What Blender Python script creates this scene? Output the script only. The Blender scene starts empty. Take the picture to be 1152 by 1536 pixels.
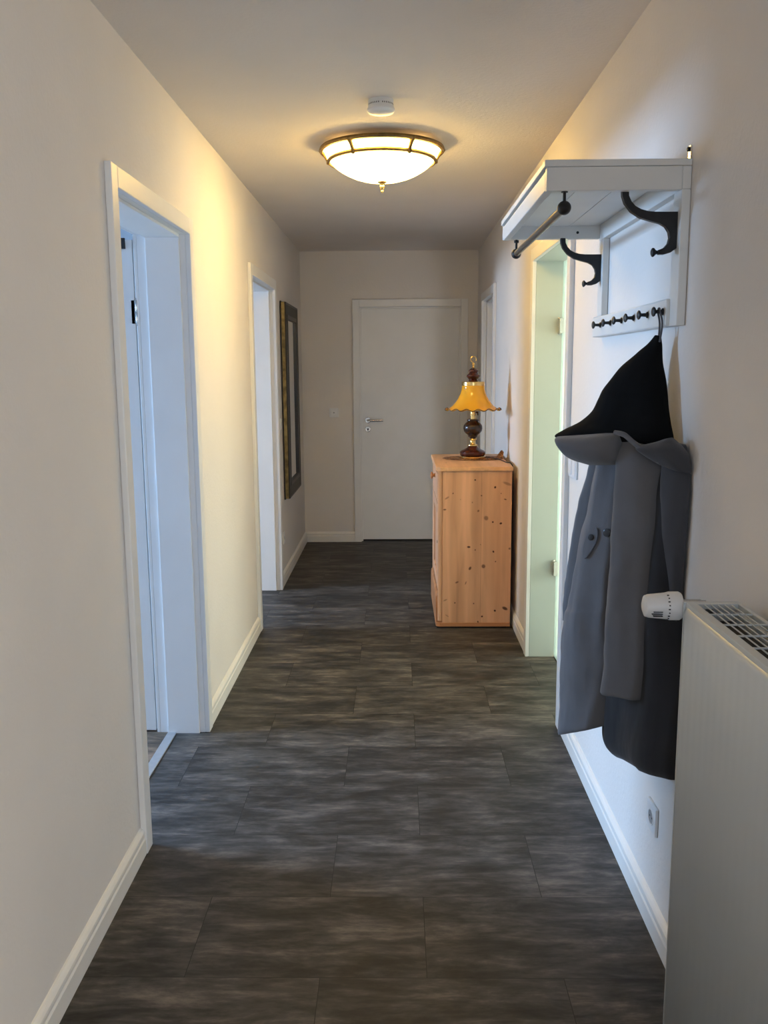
import bpy, bmesh, math, random
from mathutils import Vector, Matrix, noise

# ------------------------------------------------------------------ measures
F, PITCH, YAW, ROLL, H = 1323.38, 0.161429, -0.015206, -0.006872, 1.5197
XL, XR, YF, ZC = -0.818, 0.6956, 7.7054, 2.5
YB = -2.6                                   # end of the hall behind the camera
C = bpy.context.scene.collection
PI = math.pi

fw = Vector((math.sin(YAW)*math.cos(PITCH), math.cos(YAW)*math.cos(PITCH), -math.sin(PITCH)))
r0 = Vector((math.cos(YAW), -math.sin(YAW), 0)); u0 = r0.cross(fw)
RT = r0*math.cos(ROLL)+u0*math.sin(ROLL); UP = u0*math.cos(ROLL)-r0*math.sin(ROLL)
EYE = Vector((0, 0, H))

def px(u, v, x=None, y=None, z=None):
    """point of the photo measured back into the place, at a known x, y or z"""
    d = fw*F + RT*(u-576) - UP*(v-768)
    if x is not None: t = (x-EYE.x)/d.x
    elif y is not None: t = (y-EYE.y)/d.y
    else: t = (z-EYE.z)/d.z
    return EYE + d*t

# ------------------------------------------------------------------ materials
def nt(name):
    m = bpy.data.materials.new(name); m.use_nodes = True
    t = m.node_tree
    return m, t, t.nodes['Principled BSDF']
def N(t, typ, **kw):
    n = t.nodes.new(typ)
    for k, v in kw.items():
        if k in n.inputs.keys() if isinstance(k, str) else False: n.inputs[k].default_value = v
        else: setattr(n, k, v)
    return n
def L(t, a, b): t.links.new(a, b)
def S(*c):
    """sRGB 0-255 to linear"""
    o = []
    for v in c:
        v = v/255
        o.append(v/12.92 if v <= .04045 else ((v+.055)/1.055)**2.4)
    return (*o, 1)
def coords(t, scale=(1, 1, 1), loc=(0, 0, 0), rot=(0, 0, 0), kind='Object'):
    c = N(t, 'ShaderNodeTexCoord'); mp = N(t, 'ShaderNodeMapping')
    mp.inputs['Scale'].default_value = scale; mp.inputs['Location'].default_value = loc; mp.inputs['Rotation'].default_value = rot
    L(t, c.outputs[kind], mp.inputs['Vector'])
    return mp.outputs['Vector']
def ramp(t, fac, stops):
    r = N(t, 'ShaderNodeValToRGB'); e = r.color_ramp.elements
    while len(e) > 1: e.remove(e[-1])
    e[0].position, e[0].color = stops[0]
    for p, c in stops[1:]:
        n = e.new(p); n.color = c
    L(t, fac, r.inputs['Fac'])
    return r.outputs['Color']
def bump(t, b, height, strength=.2, dist=.002):
    n = N(t, 'ShaderNodeBump'); n.inputs['Strength'].default_value = strength; n.inputs['Distance'].default_value = dist
    L(t, height, n.inputs['Height']); L(t, n.outputs['Normal'], b.inputs['Normal'])
def plain(name, col, rough=.5, metal=0, spec=.5, var=.06, vscale=20, bmp=0, bscale=120):
    m, t, b = nt(name)
    n = N(t, 'ShaderNodeTexNoise'); n.inputs['Scale'].default_value = vscale; n.inputs['Detail'].default_value = 4
    L(t, coords(t), n.inputs['Vector'])
    lo = tuple(c*(1-var) for c in col[:3])+(1,); hi = tuple(min(1, c*(1+var)) for c in col[:3])+(1,)
    L(t, ramp(t, n.outputs['Fac'], [(.3, lo), (.7, hi)]), b.inputs['Base Color'])
    b.inputs['Roughness'].default_value = rough; b.inputs['Metallic'].default_value = metal
    b.inputs['Specular IOR Level'].default_value = spec
    if bmp:
        n2 = N(t, 'ShaderNodeTexNoise'); n2.inputs['Scale'].default_value = bscale; n2.inputs['Detail'].default_value = 3
        L(t, coords(t), n2.inputs['Vector']); bump(t, b, n2.outputs['Fac'], bmp, .003)
    return m
def plaster(name, col, strength):
    m, t, b = nt(name)
    n = N(t, 'ShaderNodeTexNoise'); n.inputs['Scale'].default_value = 3; n.inputs['Detail'].default_value = 3
    L(t, coords(t), n.inputs['Vector'])
    L(t, ramp(t, n.outputs['Fac'], [(.35, tuple(c*.97 for c in col[:3])+(1,)), (.65, col)]), b.inputs['Base Color'])
    n1 = N(t, 'ShaderNodeTexNoise'); n1.inputs['Scale'].default_value = 70; n1.inputs['Detail'].default_value = 5; n1.inputs['Roughness'].default_value = .6
    L(t, coords(t), n1.inputs['Vector'])
    bump(t, b, n1.outputs['Fac'], strength, .004)
    b.inputs['Roughness'].default_value = .9; b.inputs['Specular IOR Level'].default_value = .15
    return m
def floor_mat(name, tint):
    m, t, b = nt(name)
    v = coords(t, loc=(-.07, -.285, 0))
    br = N(t, 'ShaderNodeTexBrick'); br.offset = .44; br.offset_frequency = 2
    br.inputs['Scale'].default_value = 1; br.inputs['Mortar Size'].default_value = .0011; br.inputs['Mortar Smooth'].default_value = .2
    br.inputs['Brick Width'].default_value = .615; br.inputs['Row Height'].default_value = .345
    br.inputs['Color1'].default_value = (0, 0, 0, 1); br.inputs['Color2'].default_value = (1, 1, 1, 1); br.inputs['Mortar'].default_value = (.5, .5, .5, 1)
    L(t, v, br.inputs['Vector'])
    # every plank takes its own stretch of pattern
    sep = N(t, 'ShaderNodeSeparateColor'); L(t, br.outputs['Color'], sep.inputs['Color'])
    mul = N(t, 'ShaderNodeMath', operation='MULTIPLY'); L(t, sep.outputs[0], mul.inputs[0]); mul.inputs[1].default_value = 9
    cx = N(t, 'ShaderNodeCombineXYZ'); L(t, mul.outputs[0], cx.inputs['Z'])
    ad = N(t, 'ShaderNodeVectorMath', operation='ADD'); L(t, v, ad.inputs[0]); L(t, cx.outputs[0], ad.inputs[1])
    mp = N(t, 'ShaderNodeMapping'); mp.inputs['Scale'].default_value = (1.0, 3.4, 1); L(t, ad.outputs[0], mp.inputs['Vector'])
    n1 = N(t, 'ShaderNodeTexNoise'); n1.inputs['Scale'].default_value = 3.6; n1.inputs['Detail'].default_value = 10; n1.inputs['Roughness'].default_value = .70; n1.inputs['Distortion'].default_value = .25
    L(t, mp.outputs[0], n1.inputs['Vector'])
    mp2 = N(t, 'ShaderNodeMapping'); mp2.inputs['Scale'].default_value = (5, 26, 1); L(t, ad.outputs[0], mp2.inputs['Vector'])
    n2 = N(t, 'ShaderNodeTexNoise'); n2.inputs['Scale'].default_value = 2.4; n2.inputs['Detail'].default_value = 7
    L(t, mp2.outputs[0], n2.inputs['Vector'])
    mx = N(t, 'ShaderNodeMix', data_type='FLOAT'); mx.inputs[0].default_value = .22
    L(t, n1.outputs['Fac'], mx.inputs[2]); L(t, n2.outputs['Fac'], mx.inputs[3])
    k = tint
    col = ramp(t, mx.outputs[0], [(.35, (.011*k[0], .011*k[1], .0105*k[2], 1)), (.45, (.029*k[0], .0275*k[1], .0265*k[2], 1)),
                                  (.54, (.066*k[0], .062*k[1], .0585*k[2], 1)), (.66, (.175*k[0], .150*k[1], .136*k[2], 1))])
    pl = N(t, 'ShaderNodeMapRange'); pl.inputs['To Min'].default_value = .88; pl.inputs['To Max'].default_value = 1.12; L(t, sep.outputs[0], pl.inputs['Value'])
    hs = N(t, 'ShaderNodeHueSaturation'); L(t, col, hs.inputs['Color']); L(t, pl.outputs[0], hs.inputs['Value'])
    mo = N(t, 'ShaderNodeMix', data_type='RGBA'); L(t, br.outputs['Fac'], mo.inputs[0]); L(t, hs.outputs[0], mo.inputs[6]); mo.inputs[7].default_value = (.01, .01, .01, 1)
    L(t, mo.outputs[2], b.inputs['Base Color'])
    rr = N(t, 'ShaderNodeMapRange'); rr.inputs['To Min'].default_value = .46; rr.inputs['To Max'].default_value = .62; L(t, n2.outputs['Fac'], rr.inputs['Value']); L(t, rr.outputs[0], b.inputs['Roughness'])
    inv = N(t, 'ShaderNodeMath', operation='SUBTRACT'); L(t, n2.outputs['Fac'], inv.inputs[0])
    m3 = N(t, 'ShaderNodeMath', operation='MULTIPLY'); L(t, br.outputs['Fac'], m3.inputs[0]); m3.inputs[1].default_value = 2; L(t, m3.outputs[0], inv.inputs[1])
    bump(t, b, inv.outputs[0], .25, .001)
    b.inputs['Specular IOR Level'].default_value = .3
    return m
def pine(name, base, along='Z', knots=True, spots=None):
    m, t, b = nt(name)
    sc = {'Z': (14, 14, 1.1), 'Y': (14, 1.1, 14), 'X': (1.1, 14, 14)}[along]
    n = N(t, 'ShaderNodeTexNoise'); n.inputs['Scale'].default_value = 1.6; n.inputs['Detail'].default_value = 8; n.inputs['Distortion'].default_value = .7
    L(t, coords(t, sc), n.inputs['Vector'])
    c1 = tuple(c*.82 for c in base[:3])+(1,); c2 = tuple(min(1, c*1.12) for c in base[:3])+(1,)
    col = ramp(t, n.outputs['Fac'], [(.3, c1), (.5, base), (.72, c2)])
    n2 = N(t, 'ShaderNodeTexNoise'); n2.inputs['Scale'].default_value = 5; L(t, coords(t, tuple(s*.16 for s in sc)), n2.inputs['Vector'])
    col2 = ramp(t, n2.outputs['Fac'], [(.35, (.82, .78, .74, 1)), (.65, (1.0, 1.0, 1.0, 1))])
    mm = N(t, 'ShaderNodeMix', data_type='RGBA', blend_type='MULTIPLY'); mm.inputs[0].default_value = 1; L(t, col, mm.inputs[6]); L(t, col2, mm.inputs[7])
    out = mm.outputs[2]
    if knots:
        vo = N(t, 'ShaderNodeTexVoronoi'); vo.inputs['Scale'].default_value = 1; vo.inputs['Randomness'].default_value = 1
        ks = {'Z': (9.5, 9.5, 8.0), 'Y': (9.5, 8, 9.5), 'X': (8, 9.5, 9.5)}[along]
        L(t, coords(t, ks, loc=(.3, .1, .2)), vo.inputs['Vector'])
        sp = N(t, 'ShaderNodeSeparateColor'); L(t, vo.outputs['Color'], sp.inputs['Color'])
        rad = N(t, 'ShaderNodeMapRange'); rad.inputs['From Min'].default_value = .30; rad.inputs['From Max'].default_value = 1; rad.inputs['To Min'].default_value = 0; rad.inputs['To Max'].default_value = .17
        L(t, sp.outputs[0], rad.inputs['Value'])
        lt = N(t, 'ShaderNodeMath', operation='SUBTRACT'); L(t, rad.outputs[0], lt.inputs[0]); L(t, vo.outputs['Distance'], lt.inputs[1])
        sm = N(t, 'ShaderNodeMapRange'); sm.inputs['From Min'].default_value = -.02; sm.inputs['From Max'].default_value = .05; L(t, lt.outputs[0], sm.inputs['Value'])
        kx = N(t, 'ShaderNodeMix', data_type='RGBA'); L(t, sm.outputs[0], kx.inputs[0]); L(t, out, kx.inputs[6]); kx.inputs[7].default_value = S(86, 44, 22)
        out = kx.outputs[2]
    if spots:
        oc = coords(t); acc = None
        for (x, z, rx, rz, dk) in spots:
            mp = N(t, 'ShaderNodeMapping'); mp.vector_type = 'TEXTURE'; L(t, oc, mp.inputs['Vector'])
            mp.inputs['Location'].default_value = (x, 0, z); mp.inputs['Rotation'].default_value = (0, random.uniform(-.6, .6), 0); mp.inputs['Scale'].default_value = (rx, 1e3, rz)
            ln = N(t, 'ShaderNodeVectorMath', operation='LENGTH'); L(t, mp.outputs[0], ln.inputs[0])
            mr = N(t, 'ShaderNodeMapRange'); mr.inputs['From Min'].default_value = 1.25; mr.inputs['From Max'].default_value = .7; mr.inputs['To Min'].default_value = 0; mr.inputs['To Max'].default_value = dk
            L(t, ln.outputs['Value'], mr.inputs['Value'])
            if acc is None: acc = mr.outputs[0]
            else:
                mxn = N(t, 'ShaderNodeMath', operation='MAXIMUM'); L(t, acc, mxn.inputs[0]); L(t, mr.outputs[0], mxn.inputs[1]); acc = mxn.outputs[0]
        # the glued joint between the boards
        jx = px(722, 760, y=5.045).x-KORG[0]
        sx = N(t, 'ShaderNodeSeparateXYZ'); L(t, oc, sx.inputs[0])
        ab = N(t, 'ShaderNodeMath', operation='SUBTRACT'); L(t, sx.outputs['X'], ab.inputs[0]); ab.inputs[1].default_value = jx
        a2 = N(t, 'ShaderNodeMath', operation='ABSOLUTE'); L(t, ab.outputs[0], a2.inputs[0])
        mr = N(t, 'ShaderNodeMapRange'); mr.inputs['From Min'].default_value = .0025; mr.inputs['From Max'].default_value = .0005; mr.inputs['To Min'].default_value = 0; mr.inputs['To Max'].default_value = .28; L(t, a2.outputs[0], mr.inputs['Value'])
        mxn = N(t, 'ShaderNodeMath', operation='MAXIMUM'); L(t, acc, mxn.inputs[0]); L(t, mr.outputs[0], mxn.inputs[1]); acc = mxn.outputs[0]
        kx = N(t, 'ShaderNodeMix', data_type='RGBA'); L(t, acc, kx.inputs[0]); L(t, out, kx.inputs[6]); kx.inputs[7].default_value = S(74, 38, 20)
        out = kx.outputs[2]
    L(t, out, b.inputs['Base Color'])
    b.inputs['Roughness'].default_value = .5; b.inputs['Specular IOR Level'].default_value = .3
    return m
def glow(name, col, strength, rough=.3):
    m, t, b = nt(name)
    n = N(t, 'ShaderNodeTexNoise'); n.inputs['Scale'].default_value = 9; L(t, coords(t), n.inputs['Vector'])
    L(t, ramp(t, n.outputs['Fac'], [(.3, tuple(c*.92 for c in col[:3])+(1,)), (.7, col)]), b.inputs['Emission Color'])
    b.inputs['Base Color'].default_value = (.9, .87, .8, 1); b.inputs['Roughness'].default_value = rough
    b.inputs['Emission Strength'].default_value = strength
    return m
def fabric(name, col, scale=500, rough=.9, sheen=.2):
    m, t, b = nt(name)
    n = N(t, 'ShaderNodeTexNoise'); n.inputs['Scale'].default_value = 14; n.inputs['Detail'].default_value = 6
    L(t, coords(t), n.inputs['Vector'])
    L(t, ramp(t, n.outputs['Fac'], [(.3, tuple(c*.93 for c in col[:3])+(1,)), (.7, tuple(c*1.05 for c in col[:3])+(1,))]), b.inputs['Base Color'])
    n2 = N(t, 'ShaderNodeTexNoise'); n2.inputs['Scale'].default_value = scale; L(t, coords(t, (1, 1, 2)), n2.inputs['Vector'])
    n3 = N(t, 'ShaderNodeTexNoise'); n3.inputs['Scale'].default_value = 16; n3.inputs['Detail'].default_value = 2; L(t, coords(t, (1, 1, .35)), n3.inputs['Vector'])
    a = N(t, 'ShaderNodeMath', operation='MULTIPLY_ADD'); L(t, n2.outputs['Fac'], a.inputs[0]); a.inputs[1].default_value = .08; L(t, n3.outputs['Fac'], a.inputs[2])
    bump(t, b, a.outputs[0], .5, .012)
    b.inputs['Roughness'].default_value = rough; b.inputs['Specular IOR Level'].default_value = .15
    b.inputs['Sheen Weight'].default_value = sheen; b.inputs['Sheen Roughness'].default_value = .5
    return m

M = {}
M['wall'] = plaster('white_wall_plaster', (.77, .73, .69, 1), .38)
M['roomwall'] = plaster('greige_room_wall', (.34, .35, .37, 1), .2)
M['ceiling'] = plaster('white_ceiling_plaster', (.77, .72, .68, 1), .48)
M['floor'] = floor_mat('grey_vinyl_plank', (1, 1, 1))
M['parquet'] = floor_mat('brown_room_floor', (3.2, 2.4, 1.8))
M['paint'] = plain('white_door_lacquer', (.78, .78, .78, 1), .38, var=.02, vscale=6)
M['jamb_green_light'] = plain('lining_with_green_light', (.49, .545, .515, 1), .4, var=.02, vscale=6)  # white lining with the glass door's green light painted in
M['base'] = plain('white_baseboard', (.80, .78, .74, 1), .4, var=.02, vscale=6)
M['steel'] = plain('brushed_steel', (.62, .60, .57, 1), .25, 1, var=.08, vscale=60)
M['alu'] = plain('aluminium_strip', (.55, .56, .58, 1), .4, .8, var=.05, vscale=40)
M['plastic'] = plain('white_plastic', (.80, .80, .80, 1), .35, var=.02)
M['dark'] = plain('dark_recess', (.012, .012, .013, 1), .7)  # near-black; also stands in for shade inside gaps and holes
M['iron'] = plain('black_cast_iron', (.012, .012, .013, 1), .45, .3, var=.2, vscale=60, bmp=.15, bscale=90)
M['rod'] = plain('grey_steel_rod', (.13, .12, .11, 1), .35, .7, var=.15, vscale=40)
M['rackwhite'] = plain('white_rack_paint', (.72, .72, .70, 1), .42, var=.03, vscale=8)
M['brass'] = plain('polished_brass', (.80, .56, .22, 1), .2, 1, var=.12, vscale=40)
M['oldbrass'] = plain('antique_brass', (.20, .13, .045, 1), .4, .7, var=.3, vscale=45)
M['mahogany'] = plain('dark_red_wood', (.055, .013, .007, 1), .18, var=.35, vscale=30)
M['darkwood'] = plain('dark_brown_wood', (.030, .015, .009, 1), .22, var=.35, vscale=30)
M['band'] = glow('lit_band_glass', (1, .62, .155, 1), 52)
M['bowl'] = glow('lit_frosted_glass', (1, .62, .155, 1), 29)
random.seed(5)
KORG = (.462, 0, 0)
KN = [(430,177,8,7,1), (607,242,9,11,1), (715,210,40,12,.45), (660,297,5,6,.7), (697,349,12,6,.8), (234,296,6,7,.8), (180,337,22,7,.5), (160,440,14,7,.8), (486,316,7,6,.9), (405,376,5,7,.6),
      (458,451,9,11,.7), (527,515,19,21,.6), (586,550,8,8,1), (657,562,12,9,1), (373,771,15,9,.95), (430,797,6,7,.8), (591,812,8,10,1), (478,750,5,6,.6), (503,942,17,18,.75), (384,960,11,17,.85), (610,900,6,7,.8),
      (268,1084,16,8,.7), (346,1090,5,16,.6), (165,1242,18,6,.5), (250,1266,6,7,.9), (416,1272,6,7,.8), (604,1335,9,10,1), (693,1315,26,14,.9), (490,1386,9,8,1), (454,1434,7,10,.9), (180,1380,18,5,.4), (300,350,4,5,.4), (735,785,10,10,.7)]
SP_ = []
for (u_, v_, a_, b_, d_) in KN:
    p_ = px(640+u_/5.907, 690+v_/5.907, y=5.045); k_ = 5.07/F/5.907
    SP_.append((p_.x-KORG[0], p_.z, a_*k_, b_*k_, d_))
M['pine_side'] = pine('pine_side', S(220, 172, 138), 'Z', False, SP_)
M['pine_top'] = pine('pine_top', S(224, 178, 136), 'Y')
M['pine_trim'] = pine('pine_trim', S(220, 174, 140), 'Z', False)
M['pine_base'] = pine('pine_base', S(190, 136, 96), 'X', False)
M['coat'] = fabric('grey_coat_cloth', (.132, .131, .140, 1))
M['coatshadow'] = fabric('shadowed_coat_cloth', (.026, .0265, .031, 1))  # same grey cloth, shadow on the back painted in
M['coatmid'] = fabric('shaded_coat_cloth', (.06, .061, .070, 1))  # same grey cloth, half shade painted in
M['lining'] = fabric('black_hood_lining', (.0035, .0035, .0038, 1), sheen=.0)
M['button'] = plain('dark_button', (.018, .018, .020, 1), .3)
M['strap'] = fabric('loop_tape', (.10, .10, .11, 1))
M['radiator'] = plain('radiator_enamel', (.60, .635, .65, 1), .33, var=.015, vscale=5)
M['gold'] = plain('worn_gold_leaf', (.27, .195, .075, 1), .4, .75, var=.5, vscale=22, bmp=.25, bscale=40)
M['blackgold'] = plain('dark_frame_lacquer', (.014, .010, .007, 1), .4, var=.4, vscale=30)
M['frame_front'] = plain('dull_bronze_frame', (.032, .026, .018, 1), .5, .3, var=.4, vscale=50, bmp=.4, bscale=70)
m, t, b = nt('mirror_silver'); b.inputs['Metallic'].default_value = 1; b.inputs['Roughness'].default_value = .03
n = N(t, 'ShaderNodeTexNoise'); n.inputs['Scale'].default_value = 4; L(t, coords(t), n.inputs['Vector'])
L(t, ramp(t, n.outputs['Fac'], [(.3, (.78, .82, .80, 1)), (.7, (.82, .85, .83, 1))]), b.inputs['Base Color']); M['mirror'] = m
# amber lamp glass: body colour with light bleeding through
m, t, b = nt('amber_glass')
n = N(t, 'ShaderNodeTexNoise'); n.inputs['Scale'].default_value = 12; L(t, coords(t), n.inputs['Vector'])
cc = ramp(t, n.outputs['Fac'], [(.3, (.92, .52, .035, 1)), (.7, (.96, .58, .06, 1))]); L(t, cc, b.inputs['Base Color'])
b.inputs['Roughness'].default_value = .12
tr = N(t, 'ShaderNodeBsdfTranslucent'); L(t, cc, tr.inputs['Color']); ms = N(t, 'ShaderNodeMixShader'); ms.inputs[0].default_value = .35
L(t, b.outputs[0], ms.inputs[1]); L(t, tr.outputs[0], ms.inputs[2]); L(t, ms.outputs[0], t.nodes['Material Output'].inputs['Surface']); M['amber'] = m
# frosted green door glass
m, t, b = nt('frosted_green_glass')
n = N(t, 'ShaderNodeTexNoise'); n.inputs['Scale'].default_value = 60; L(t, coords(t), n.inputs['Vector'])
cc = ramp(t, n.outputs['Fac'], [(.3, (.66, .88, .86, 1)), (.7, (.72, .93, .90, 1))]); L(t, cc, b.inputs['Base Color']); b.inputs['Roughness'].default_value = .35
tr = N(t, 'ShaderNodeBsdfTranslucent'); L(t, cc, tr.inputs['Color']); ms = N(t, 'ShaderNodeMixShader'); ms.inputs[0].default_value = .7
L(t, b.outputs[0], ms.inputs[1]); L(t, tr.outputs[0], ms.inputs[2])
tp = N(t, 'ShaderNodeBsdfTransparent'); tp.inputs[0].default_value = (.86, .92, .90, 1); m2 = N(t, 'ShaderNodeMixShader'); m2.inputs[0].default_value = .68
L(t, ms.outputs[0], m2.inputs[1]); L(t, tp.outputs[0], m2.inputs[2]); L(t, m2.outputs[0], t.nodes['Material Output'].inputs['Surface']); M['greenglass'] = m
# woven straw mat
m, t, b = nt('woven_mat')
w = N(t, 'ShaderNodeTexVoronoi'); w.inputs['Scale'].default_value = 70; L(t, coords(t), w.inputs['Vector'])
L(t, ramp(t, w.outputs['Distance'], [(.1, S(196, 150, 96)), (.5, S(132, 88, 52)), (.8, S(78, 48, 28))]), b.inputs['Base Color'])
bump(t, b, w.outputs['Distance'], .6, .003); b.inputs['Roughness'].default_value = .7; M['mat'] = m
m, t, b = nt('shade_rim'); M['shaderim'] = plain('dark_rim_glaze', (.10, .055, .02, 1), .3)

# ------------------------------------------------------------------ mesh helpers
ORG = {}
def bm_(): return bmesh.new()
def box(bm, x0, x1, y0, y1, z0, z1):
    vs = [bm.verts.new((x, y, z)) for z in (z0, z1) for y in (y0, y1) for x in (x0, x1)]
    for f in ((0, 2, 3, 1), (4, 5, 7, 6), (0, 1, 5, 4), (2, 6, 7, 3), (0, 4, 6, 2), (1, 3, 7, 5)):
        bm.faces.new([vs[i] for i in f])
    return bm
def lathe(bm, prof, c=(0, 0, 0), seg=48, axis='z', fn=None):
    """prof: (r, h) from one end to the other"""
    rings = []
    for r, h in prof:
        ring = []
        for i in range(seg):
            a = 2*PI*i/seg
            rr, hh = (fn(r, h, a) if fn else (r, h))
            rr = max(rr, 1e-4)
            p = (rr*math.cos(a), rr*math.sin(a), hh)
            if axis == 'x': p = (p[2], p[0], p[1])
            if axis == 'y': p = (p[1], p[2], p[0])
            ring.append(bm.verts.new((c[0]+p[0], c[1]+p[1], c[2]+p[2])))
        rings.append(ring)
    for a, b in zip(rings, rings[1:]):
        for i in range(seg):
            j = (i+1) % seg
            bm.faces.new((a[i], a[j], b[j], b[i]))
    return bm, rings
def solid_lathe(bm, prof, c=(0, 0, 0), seg=48, axis='z', fn=None):
    bm, rings = lathe(bm, prof, c, seg, axis, fn)
    bm.faces.new(list(reversed(rings[0]))); bm.faces.new(rings[-1])
    bmesh.ops.recalc_face_normals(bm, faces=bm.faces[:])
    return bm
def tube(bm, pts, r, seg=12, closed=False):
    pts = [Vector(p) for p in pts]; rings = []; n = len(pts)
    rad = r if isinstance(r, (list, tuple)) else [r]*n
    up = Vector((0, 0, 1)); prev = None
    for i, p in enumerate(pts):
        if closed: d = pts[(i+1) % n]-pts[i-1]
        else: d = pts[min(i+1, n-1)]-pts[max(i-1, 0)]
        d.normalize()
        if prev is None:
            a = d.orthogonal().normalized()
        else:
            a = (prev-d*prev.dot(d)); a = a.normalized() if a.length > 1e-6 else d.orthogonal().normalized()
        prev = a; b = d.cross(a)
        rings.append([bm.verts.new(p+(a*math.cos(2*PI*k/seg)+b*math.sin(2*PI*k/seg))*rad[i]) for k in range(seg)])
    prs = list(zip(rings, rings[1:]))
    if closed: prs.append((rings[-1], rings[0]))
    for q, w in prs:
        for k in range(seg):
            j = (k+1) % seg; bm.faces.new((q[k], q[j], w[j], w[k]))
    if not closed:
        bm.faces.new(list(reversed(rings[0]))); bm.faces.new(rings[-1])
    bmesh.ops.recalc_face_normals(bm, faces=bm.faces[:])
    return bm
def prism(bm, poly, mapf, d0, d1):
    """poly: 2-d outline; mapf(a, b, d) -> point"""
    A = [bm.verts.new(mapf(a, b, d0)) for a, b in poly]; B = [bm.verts.new(mapf(a, b, d1)) for a, b in poly]
    bm.faces.new(A); bm.faces.new(list(reversed(B)))
    n = len(poly)
    for i in range(n):
        j = (i+1) % n; bm.faces.new((A[j], A[i], B[i], B[j]))
    bmesh.ops.recalc_face_normals(bm, faces=bm.faces[:])
    return bm
def smooth_closed(pts, it=2):
    for _ in range(it):
        q = []
        for i in range(len(pts)):
            a, b = pts[i], pts[(i+1) % len(pts)]
            q += [(a[0]*.75+b[0]*.25, a[1]*.75+b[1]*.25), (a[0]*.25+b[0]*.75, a[1]*.25+b[1]*.75)]
        pts = q
    return pts
def spline(pts, n=8):
    pts = [Vector(p) for p in pts]; out = []
    for i in range(len(pts)-1):
        p0, p1, p2, p3 = pts[max(i-1, 0)], pts[i], pts[i+1], pts[min(i+2, len(pts)-1)]
        for k in range(n):
            t = k/n
            out.append(.5*((2*p1)+(p2-p0)*t+(2*p0-5*p1+4*p2-p3)*t*t+(3*p1-p0-3*p2+p3)*t**3))
    out.append(pts[-1]); return out

def obj(name, bm, mat, parent=None, smooth=False, bevel=0, subsurf=0):
    me = bpy.data.meshes.new(name)
    o = bpy.data.objects.new(name, me); C.objects.link(o)
    if parent is not None:
        org = ORG[parent.name]; o.parent = parent
    else:
        org = Vector((0, 0, 0))
    if parent is None:
        xs = [v.co for v in bm.verts]
        org = Vector(((min(p.x for p in xs)+max(p.x for p in xs))/2, (min(p.y for p in xs)+max(p.y for p in xs))/2, min(p.z for p in xs))) if mat not in (M['floor'], M['parquet']) else Vector((0, 0, 0))
        o.location = org
    bmesh.ops.translate(bm, verts=bm.verts[:], vec=-org)
    bm.to_mesh(me); bm.free()
    ORG[o.name] = org
    me.materials.append(mat)
    if smooth:
        for p in me.polygons: p.use_smooth = True
    if bevel:
        b = o.modifiers.new('bevel', 'BEVEL'); b.width = bevel; b.segments = 2; b.limit_method = 'ANGLE'; b.angle_limit = math.radians(40)
    if subsurf:
        s = o.modifiers.new('subsurf', 'SUBSURF'); s.levels = subsurf; s.render_levels = subsurf
    if smooth == 'auto':
        try: me.set_sharp_from_angle(angle=math.radians(35))
        except Exception: pass
    return o
def tag(o, label, cat, group=None):
    o['label'] = label; o['category'] = cat
    if group: o['group'] = group
    return o
def thing(name, loc, label, cat, group=None):
    o = bpy.data.objects.new(name, None); C.objects.link(o); o.location = loc; o.empty_display_size = .1
    ORG[o.name] = Vector(loc)
    return tag(o, label, cat, group)
def struct(o, label=None, cat=None):
    o['kind'] = 'structure'
    if label: o['label'] = label
    if cat: o['category'] = cat
    return o
def sempty(name, loc, label):
    o = bpy.data.objects.new(name, None); C.objects.link(o); o.location = loc; o.empty_display_size = .1
    ORG[o.name] = Vector(loc)
    return struct(o, label, 'door')

# ------------------------------------------------------------------ shell of the hall
ZO, ZT, CW, CT = 2.038, 2.10, .06, .02       # clear door height, casing top, casing width, casing thickness
TW = .19                                     # wall thickness
D1 = (2.644, 3.535); D2 = (5.045, 5.965)     # left openings (y)
D5 = (3.61, 4.52); D4 = (6.36, 7.17)         # right openings (y)
D3 = (-.3157, .5513)                         # far opening (x)
J = .02                                      # lining thickness

def wall_with(name, x0, x1, openings, y0, y1, label):
    bm = bm_(); y = y0
    for a, b in sorted(openings):
        box(bm, x0, x1, y, a-J, 0, ZC); box(bm, x0, x1, a-J, b+J, ZO+J, ZC); y = b+J
    box(bm, x0, x1, y, y1, 0, ZC)
    return struct(obj(name, bm, M['wall']), label, 'wall')
wall_with('wall_left', XL-TW, XL, [D1, D2], YB, YF, 'white textured plaster wall on the left side of the hall')
D6 = (-1.35, -.35)
wall_with('wall_right', XR, XR+TW, [D6, D5, D4], YB, YF, 'white textured plaster wall on the right side of the hall')
bm = bm_()
box(bm, XL-TW, D3[0]-J, YF, YF+TW, 0, ZC); box(bm, D3[1]+J, XR+TW, YF, YF+TW, 0, ZC); box(bm, D3[0]-J, D3[1]+J, YF, YF+TW, ZO+J, ZC)
struct(obj('wall_far', bm, M['wall']), 'white end wall of the hall around the far door', 'wall')
struct(obj('wall_behind', box(bm_(), XL-TW, XR+TW, YB-.15, YB, 0, ZC), M['wall']), 'wall closing the hall behind the camera', 'wall')
bm = bm_(); box(bm, XL-.14, XR+TW, YB-.15, YF+TW, -.08, 0)
struct(obj('floor', bm, M['floor']), 'dark grey mottled vinyl plank floor of the hall', 'floor')
struct(obj('ceiling', box(bm_(), XL-TW, XR+TW, YB-.15, YF+TW, ZC, ZC+.1), M['ceiling']), 'white textured ceiling of the hall', 'ceiling')

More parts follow.
